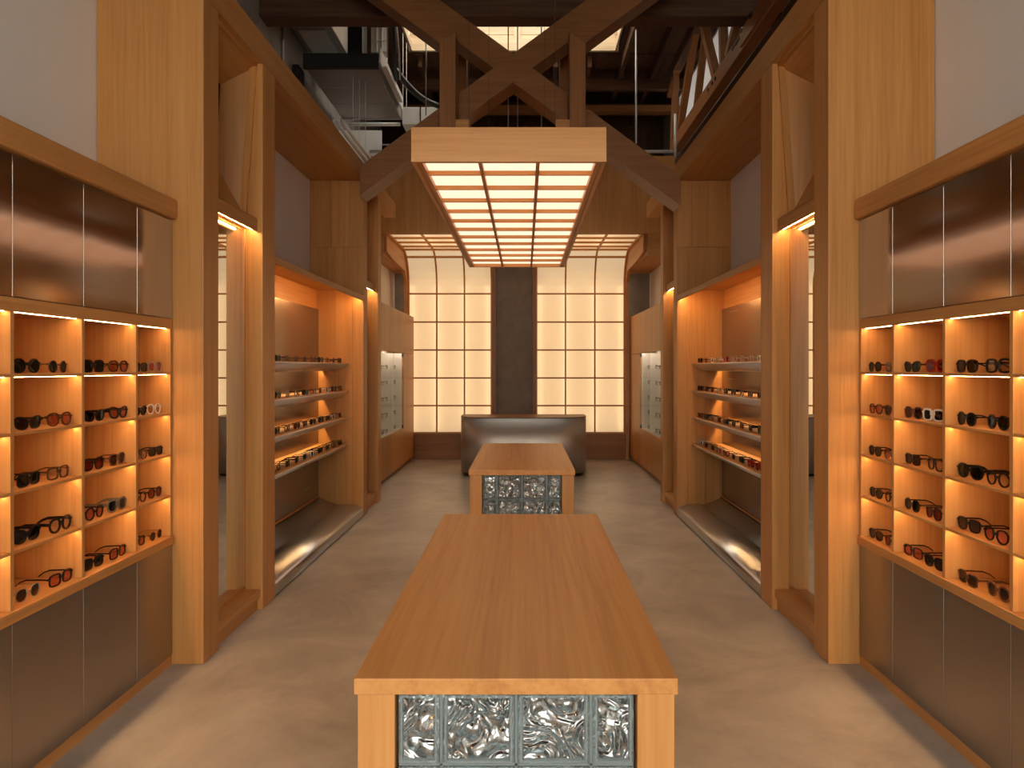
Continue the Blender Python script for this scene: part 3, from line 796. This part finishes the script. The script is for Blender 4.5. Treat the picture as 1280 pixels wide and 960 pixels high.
gb_ = thing('branch_duct', 'pale grey branch duct crossing behind the scissor truss', 'duct', (-1.6, 10.75, 5.5))
obj('duct_body', bx(-1.90, -1.22, 10.85, 11.2, 5.52, 5.80), 'white_pipe', gb_, bevel=0.01)
obj('strap', bx(-1.62, -1.60, 10.84, 11.21, 5.51, 5.81), 'black', gb_)
for y in (10.86, 11.18): obj('hanger', MB().tube([(-1.89, y, 5.8), (-1.89, y, 7.0)], 0.008, 6), 'galv', gb_)
bk_ = obj('wall_bracket', bx(-2.99, -2.90, 8.9, 9.15, 5.4, 5.62), 'black', bevel=0.02)
tag(bk_, 'small dark bracket on the concrete wall below the air handler', 'bracket')
wp_ = obj('white_board', bx(-2.998, -2.30, 11.2, 11.23, 4.95, 5.55), 'white')
tag(wp_, 'plain white board on the wall behind the duct', 'panel')

# ------------------------------------------------------------------ tables with glass block ends
def glass_block_mesh(w, h, d, name):
    m = MB()
    r, e = 0.011, 0.010
    def ring(x, z, y): return [(-x, y, -z), (x, y, -z), (x, y, z), (-x, y, z)]
    a, b = w / 2, h / 2
    loops = [ring(a - r - 0.004, b - r - 0.004, -d / 2 + 0.006), ring(a - r, b - r, -d / 2), ring(a - 0.006, b - 0.006, -d / 2), ring(a, b, -d / 2 + 0.008),
             ring(a, b, d / 2 - 0.008), ring(a - 0.006, b - 0.006, d / 2), ring(a - r, b - r, d / 2), ring(a - r - 0.004, b - r - 0.004, d / 2 - 0.006)]
    m.strip(loops)
    me = bpy.data.meshes.new(name); me.from_pydata(m.v, [], m.f); me.validate(); me.update()
    import bmesh
    bm = bmesh.new(); bm.from_mesh(me); bmesh.ops.recalc_face_normals(bm, faces=bm.faces); bm.to_mesh(me); bm.free()
    me.materials.append(M['block']); me.materials.append(M['block_rim'])
    for p in me.polygons: p.material_index = 0 if p.area > w * h * 0.4 else 1
    return me
BW, BH, BD = 0.190, 0.188, 0.080
BM_FULL = glass_block_mesh(BW, BH, BD, 'glass_block_full')
BM_HALF = glass_block_mesh(0.108, BH, BD, 'glass_block_half')
def put_block(t, me, loc, rz):
    o = bpy.data.objects.new('glass_block', me); C.objects.link(o); o.parent = t
    o.location = Vector(loc) - ORG[t.name]; o.rotation_euler = (0, 0, rz)
def table(y0, y1, label):
    xc, w, h, th = 0.027, 0.85, 0.837, 0.043
    t = thing('display_table', label, 'table', (xc, (y0 + y1) / 2, 0))
    obj('table_top', bx(xc - w / 2, xc + w / 2, y0, y1, h - th, h), 'wood_y', t, bevel=0.003)
    a, b = xc - w / 2 + 0.008, xc + w / 2 - 0.008
    p = 0.098
    for (x, y) in ((a, y0 + 0.008), (b - p, y0 + 0.008), (a, y1 - 0.008 - p), (b - p, y1 - 0.008 - p)):
        obj('leg', bx(x, x + p, y, y + p, 0, h - th - 0.001), 'wood_z', t, bevel=0.003)
    zrow = [h - th - 0.004 - 0.094 - 0.1975 * k for k in range(4)]
    for (y, sgn) in ((y0 + 0.055, 1), (y1 - 0.055, -1)):
        for z in zrow:
            for (dx, me) in ((-0.2575, BM_HALF), (-0.0995, BM_FULL), (0.0995, BM_FULL), (0.2575, BM_HALF)):
                put_block(t, me, (xc + dx, y, z), 0 if sgn > 0 else math.pi)
        jm = MB()
        for dx in (-0.199, 0.0, 0.199): jm.box(xc + dx - 0.0035, xc + dx + 0.0035, y - 0.030, y + 0.030, 0.004, h - th - 0.002)
        for z in zrow[:-1]: jm.box(xc - 0.31, xc + 0.31, y - 0.030, y + 0.030, z - 0.0985 - 0.0028, z - 0.0985 + 0.0028)
        obj('block_joints', jm, 'mortar', t)
    n = 9
    sp = (y1 - y0 - 0.016 - 2 * p) / n
    for s in (-1, 1):
        xx = a + 0.047 if s < 0 else b - 0.047
        for z in zrow:
            for k in range(n):
                put_block(t, BM_FULL, (xx, y0 + 0.008 + p + sp * (k + 0.5), z), math.pi / 2 * (-1 if s < 0 else 1))
    return t
table(1.786, 3.80, 'long wooden display table with glass block base between the cubby cabinets')
table(5.44, 7.38, 'long wooden display table with glass block base in front of the reception desk')

# ------------------------------------------------------------------ reception desk
dcx, dw, dy0, dy1, dz = 0.03, 1.95, 10.27, 11.0, 0.905
def roundrect(off):
    hw_, yb = dw / 2 - off, dy1 - off
    yf = dy0 + 0.46
    pts = []
    for i in range(33):
        an = math.pi + math.pi * i / 32
        c, q = math.cos(an), math.sin(an)
        pts.append((dcx + hw_ * math.copysign(abs(c) ** (2 / 3.4), c), yf + (0.46 - off) * math.copysign(abs(q) ** (2 / 3.4), q)))
    return pts + [(dcx + hw_, yb), (dcx - hw_, yb)]
dk_ = thing('reception_desk', 'curved brushed steel reception desk standing before the paper screens', 'desk', (dcx, (dy0 + dy1) / 2, 0))
o = obj('desk_body', MB().strip([[(x, y, z) for x, y in roundrect(0)] for z in (0.05, dz - 0.006)]), 'steel_desk', dk_)
o.data.polygons.foreach_set('use_smooth', [abs(p.normal.z) < 0.5 for p in o.data.polygons])
obj('desk_top', MB().strip([[(x, y, z) for x, y in roundrect(-0.002)] for z in (dz - 0.006, dz)]), 'dark_wood_x', dk_)
obj('plinth', MB().strip([[(x, y, z) for x, y in roundrect(0.05)] for z in (0, 0.05)]), 'black', dk_)

# ------------------------------------------------------------------ eyewear
def outline(shape, n=28):
    """lens outline centred at 0 for the right-hand (+x) lens: list of (x,z)"""
    pts = []
    for i in range(n):
        a = 2 * math.pi * i / n
        c, s = math.cos(a), math.sin(a)
        if shape == 'round': e, w, h = 2.0, 0.0235, 0.0225
        elif shape == 'square': e, w, h = 3.6, 0.0255, 0.0200
        elif shape == 'panto': e, w, h = 2.5, 0.0245, 0.0220
        elif shape == 'cateye': e, w, h = 2.7, 0.0260, 0.0195
        else: e, w, h = 3.0, 0.0250, 0.0215
        x = w * math.copysign(abs(c) ** (2 / e), c); z = h * math.copysign(abs(s) ** (2 / e), s)
        if shape == 'panto' and z < 0: x *= 1 + 0.18 * (z / h)
        if shape == 'wayfarer': x *= 1 + 0.10 * (z / h)
        if shape == 'cateye': z += 0.006 * (x / w) * (1 if z > 0 else 0.3); x *= 1 + 0.10 * (z / h)
        pts.append((x, z))
    return pts
def rim_t(shape, weight): return {'thin': 0.0024, 'mid': 0.0054, 'chunky': 0.0080}[weight]
CACHE = {}
def eyemesh(kind, shape, weight, mat, side=1):
    key = (kind, shape, weight, mat.name, side)
    if key in CACHE: return CACHE[key]
    m = MB(); t = rim_t(shape, weight); ol = outline(shape); cx = 0.0335 + t * 0.35
    zmin = min(z for _, z in ol) ; zc = -zmin + t + 0.0005
    yd = 0.0045 if weight != 'thin' else 0.003
    xmax = max(x for x, _ in ol) + cx + t
    zt = zc + 0.010
    if kind in ('frame', 'all'):
        for s in (-1, 1):
            def pt(q, k, y):
                x, z = ol[q]; l = math.hypot(x, z); f = (l + k) / l
                return (s * (cx + x * f), y + abs(cx + x) ** 2 * 1.2, zc + z * f)
            n = len(ol)
            loops = [[pt(q % n, 0, 0), pt(q % n, t, 0), pt(q % n, t, yd), pt(q % n, 0, yd)] for q in range(n + 1)]
            m.strip(loops, True, False)
            m.box(s * (xmax - t - 0.001), s * (xmax + 0.0035), 0.004, 0.012, zt - 0.004, zt + 0.004)
        bz = zc + 0.007
        m.box(-(cx - 0.0215), cx - 0.0215, 0.0, yd, bz - max(t, 0.002), bz + max(t, 0.002) * 0.8)
    if kind in ('lens', 'all') and kind != 'all':
        f = [(side * (cx + x), 0.002 + abs(cx + x) ** 2 * 1.2, zc + z) for x, z in ol]
        g = [(x, y + 0.0012, z) for x, y, z in f]
        m.hexa(f, g)
    if kind in ('temple', 'all'):
        for s in ((side,) if kind == 'temple' else (-1, 1)):
            th = {'thin': 0.0016, 'mid': 0.0030, 'chunky': 0.0062}[weight]
            x = xmax + 0.002
            path = [(x, 0.008, zt, 1), (x, 0.05, zt + 0.001, 0.9), (x - 0.002, 0.098, zt - 0.001, 0.9), (x - 0.004, 0.122, zt - 0.010, 0.9), (x - 0.006, 0.142, max(0.004, zt - 0.026), 0.9)]
            m.strip([[(s * (px - 0.0017), py, pz - th * k), (s * (px + 0.0017), py, pz - th * k), (s * (px + 0.0017), py, pz + th * k), (s * (px - 0.0017), py, pz + th * k)] for px, py, pz, k in path])
    me = bpy.data.meshes.new('eyewear_' + kind); me.from_pydata(m.v, [], m.f); me.validate(); me.update()
    import bmesh
    bm = bmesh.new(); bm.from_mesh(me); bmesh.ops.recalc_face_normals(bm, faces=bm.faces); bm.to_mesh(me); bm.free()
    if kind != 'lens':
        for p in me.polygons: p.use_smooth = False
    me.materials.append(mat)
    CACHE[key] = me
    return me
def eyewear(loc, rz, spec, label, group, full=True, scale=1.0):
    shape, weight, fc, lc = spec
    nm = 'sunglasses' if lc in ('dark', 'brown', 'red', 'pink') else 'eyeglasses'
    if not full:
        o = bpy.data.objects.new(nm, eyemesh('all', shape, weight, FRAME[fc])); C.objects.link(o)
        o.location = loc; o.rotation_euler = (0, 0, rz)
        tag(o, label, nm, group); o.scale = (scale,) * 3
        return
    t = bpy.data.objects.new(nm, None); t.empty_display_size = 0.03; C.objects.link(t)
    t.location = loc; t.rotation_euler = (0, 0, rz); t.scale = (scale,) * 3
    tag(t, label, nm, group)
    def part(name, me):
        o = bpy.data.objects.new(name, me); C.objects.link(o); o.parent = t
    part('frame', eyemesh('frame', shape, weight, FRAME[fc]))
    for sd in (-1, 1):
        part('lens', eyemesh('lens', shape, weight, LENS[lc], sd))
        part('temple', eyemesh('temple', shape, weight, FRAME[fc], sd))
def words(spec):
    shape, weight, fc, lc = spec
    cn = {'black': 'black', 'tortoise': 'tortoise', 'brown': 'brown', 'red': 'red', 'white': 'white', 'crystal': 'crystal', 'grey': 'grey', 'gold': 'gold'}[fc]
    ln = {'dark': 'dark', 'brown': 'brown', 'pink': 'pink', 'red': 'red', 'clear': 'clear'}[lc]
    return '%s %s %s-lens glasses' % (cn, {'cateye': 'cat-eye', 'wayfarer': 'angular'}.get(shape, shape), ln)

r_, q_, p_, c_, w_ = 'round', 'square', 'panto', 'cateye', 'wayfarer'
CUB = {-1: [  # rows top to bottom; columns from the post outwards; (nearer the storefront, nearer the post)
    [((q_, 'mid', 'black', 'dark'), (p_, 'mid', 'crystal', 'pink')), ((q_, 'chunky', 'black', 'dark'), (p_, 'mid', 'tortoise', 'pink')), ((r_, 'mid', 'black', 'dark'), (r_, 'thin', 'brown', 'dark'))],
    [((c_, 'mid', 'black', 'dark'), (p_, 'mid', 'white', 'clear')), ((c_, 'mid', 'black', 'dark'), (c_, 'chunky', 'black', 'pink')), ((c_, 'mid', 'black', 'brown'), (p_, 'mid', 'tortoise', 'pink'))],
    [((q_, 'mid', 'brown', 'clear'), (q_, 'mid', 'black', 'dark')), ((w_, 'mid', 'black', 'red'), (w_, 'mid', 'brown', 'brown')), ((q_, 'mid', 'black', 'dark'), (q_, 'mid', 'tortoise', 'clear'))],
    [((p_, 'mid', 'black', 'clear'), (r_, 'mid', 'black', 'red')), ((r_, 'mid', 'black', 'pink'), (w_, 'chunky', 'grey', 'dark')), ((c_, 'chunky', 'black', 'dark'), (p_, 'chunky', 'black', 'clear'))],
    [((q_, 'mid', 'black', 'pink'), (r_, 'thin', 'gold', 'dark')), ((q_, 'mid', 'black', 'dark'), (q_, 'mid', 'black', 'pink')), ((p_, 'thin', 'crystal', 'brown'), (q_, 'mid', 'black', 'pink'))]],
    1: [
    [((p_, 'mid', 'grey', 'clear'), (r_, 'mid', 'black', 'dark')), ((w_, 'chunky', 'red', 'red'), (c_, 'mid', 'black', 'dark')), ((q_, 'chunky', 'black', 'clear'), (w_, 'mid', 'black', 'dark'))],
    [((p_, 'mid', 'tortoise', 'brown'), (p_, 'mid', 'tortoise', 'pink')), ((q_, 'chunky', 'white', 'dark'), (p_, 'mid', 'brown', 'brown')), ((r_, 'mid', 'black', 'dark'), (r_, 'mid', 'black', 'dark'))],
    [((p_, 'mid', 'brown', 'pink'), (p_, 'mid', 'black', 'dark')), ((w_, 'mid', 'black', 'clear'), (q_, 'mid', 'black', 'brown')), ((r_, 'mid', 'black', 'clear'), (p_, 'chunky', 'black', 'dark'))],
    [((r_, 'mid', 'black', 'clear'), (p_, 'mid', 'black', 'dark')), ((p_, 'mid', 'black', 'red'), (r_, 'mid', 'black', 'dark')), ((p_, 'mid', 'black', 'pink'), (w_, 'mid', 'black', 'brown'))],
    [((p_, 'mid', 'tortoise', 'red'), (w_, 'mid', 'black', 'brown')), ((w_, 'mid', 'black', 'brown'), (q_, 'mid', 'black', 'pink')), ((p_, 'mid', 'brown', 'brown'), (q_, 'mid', 'tortoise', 'brown'))]]}
ROWN = ['top', 'second', 'third', 'fourth', 'bottom']
COLN = ['first cubby from post', 'second cubby from post', 'third cubby from post']
for s in (-1, 1):
    for r in range(5):
        for c in range(3):
            z = ROWS[4 - r] + 0.0005
            ya, yb = COLS[c + 1], COLS[c] if c else 3.79
            ym = (ya + yb) / 2
            for k in range(2):
                sp = CUB[s][r][c][k]
                off = (-0.072 if k == 0 else 0.112) if c else (-0.076 if k == 0 else 0.080)
                y = ym + off + (0.0 if s < 0 else -0.005) + R.uniform(-0.006, 0.006)
                x = 1.945 + R.uniform(-0.006, 0.010)
                if s > 0: y += 0.0
                lab = '%s, %s row, %s, %s of pair, %s' % (words(sp), ROWN[r], COLN[c], 'post end' if k else 'window end', SHORT[s])
                eyewear((s * x, y, z), (math.pi / 2 if s < 0 else -math.pi / 2) + R.uniform(-0.10, 0.10) * (1 if c else 0.3), sp, lab, 'eyewear pairs in the lit cubbies', scale=1.07 if c else 1.0)
# long shelves: ten pairs per shelf
POOL = [(q_, 'mid', 'black', 'dark'), (p_, 'mid', 'black', 'clear'), (r_, 'mid', 'tortoise', 'brown'), (w_, 'mid', 'black', 'brown'), (q_, 'chunky', 'black', 'dark'),
        (c_, 'mid', 'tortoise', 'pink'), (p_, 'mid', 'crystal', 'clear'), (q_, 'mid', 'white', 'dark'), (r_, 'mid', 'black', 'dark'), (p_, 'mid', 'brown', 'brown')]
POOLR = POOL + [(w_, 'chunky', 'red', 'red'), (q_, 'mid', 'crystal', 'pink')]
ORD = ['first', 'second', 'third', 'fourth', 'fifth', 'sixth', 'seventh', 'eighth', 'ninth', 'tenth', 'eleventh']
SHN = ['top', 'second', 'third', 'lowest']
for s in (-1, 1):
    for i, z in enumerate(SHZ):
        n = 11
        for k in range(n):
            y = 7.42 - k * 0.235 + R.uniform(-0.012, 0.012)
            sp = R.choice(POOL if s < 0 else POOLR)
            lab = '%s, %s from reception end, %s steel niche shelf, %s' % (words(sp), ORD[k], SHN[i], SHORT[s])
            eyewear((s * 1.955, y, z + 0.0035), (math.pi / 2 if s < 0 else -math.pi / 2) + R.uniform(-0.15, 0.15), sp, lab, 'eyewear on the steel niche shelves')
# small pairs in the glass cases
rows, ga, gb = CASE
for s in (-1, 1):
    for i, z in enumerate(rows):
        for k in range(6):
            y = gb - 0.16 - k * 0.30 - (0.05 if k > 1 else 0)
            sp = R.choice([p for p in POOL if p[2] in ('black', 'tortoise', 'brown')])
            lab = 'small %s, %s row, %s from reception end, glass case, %s' % (words(sp), ROWN[4 - i], ORD[k], SHORT[s])
            eyewear((s * 2.06, y, z + 0.0005), (math.pi / 2 if s < 0 else -math.pi / 2), sp, lab, 'eyewear in the glass cases', full=False, scale=1.1)
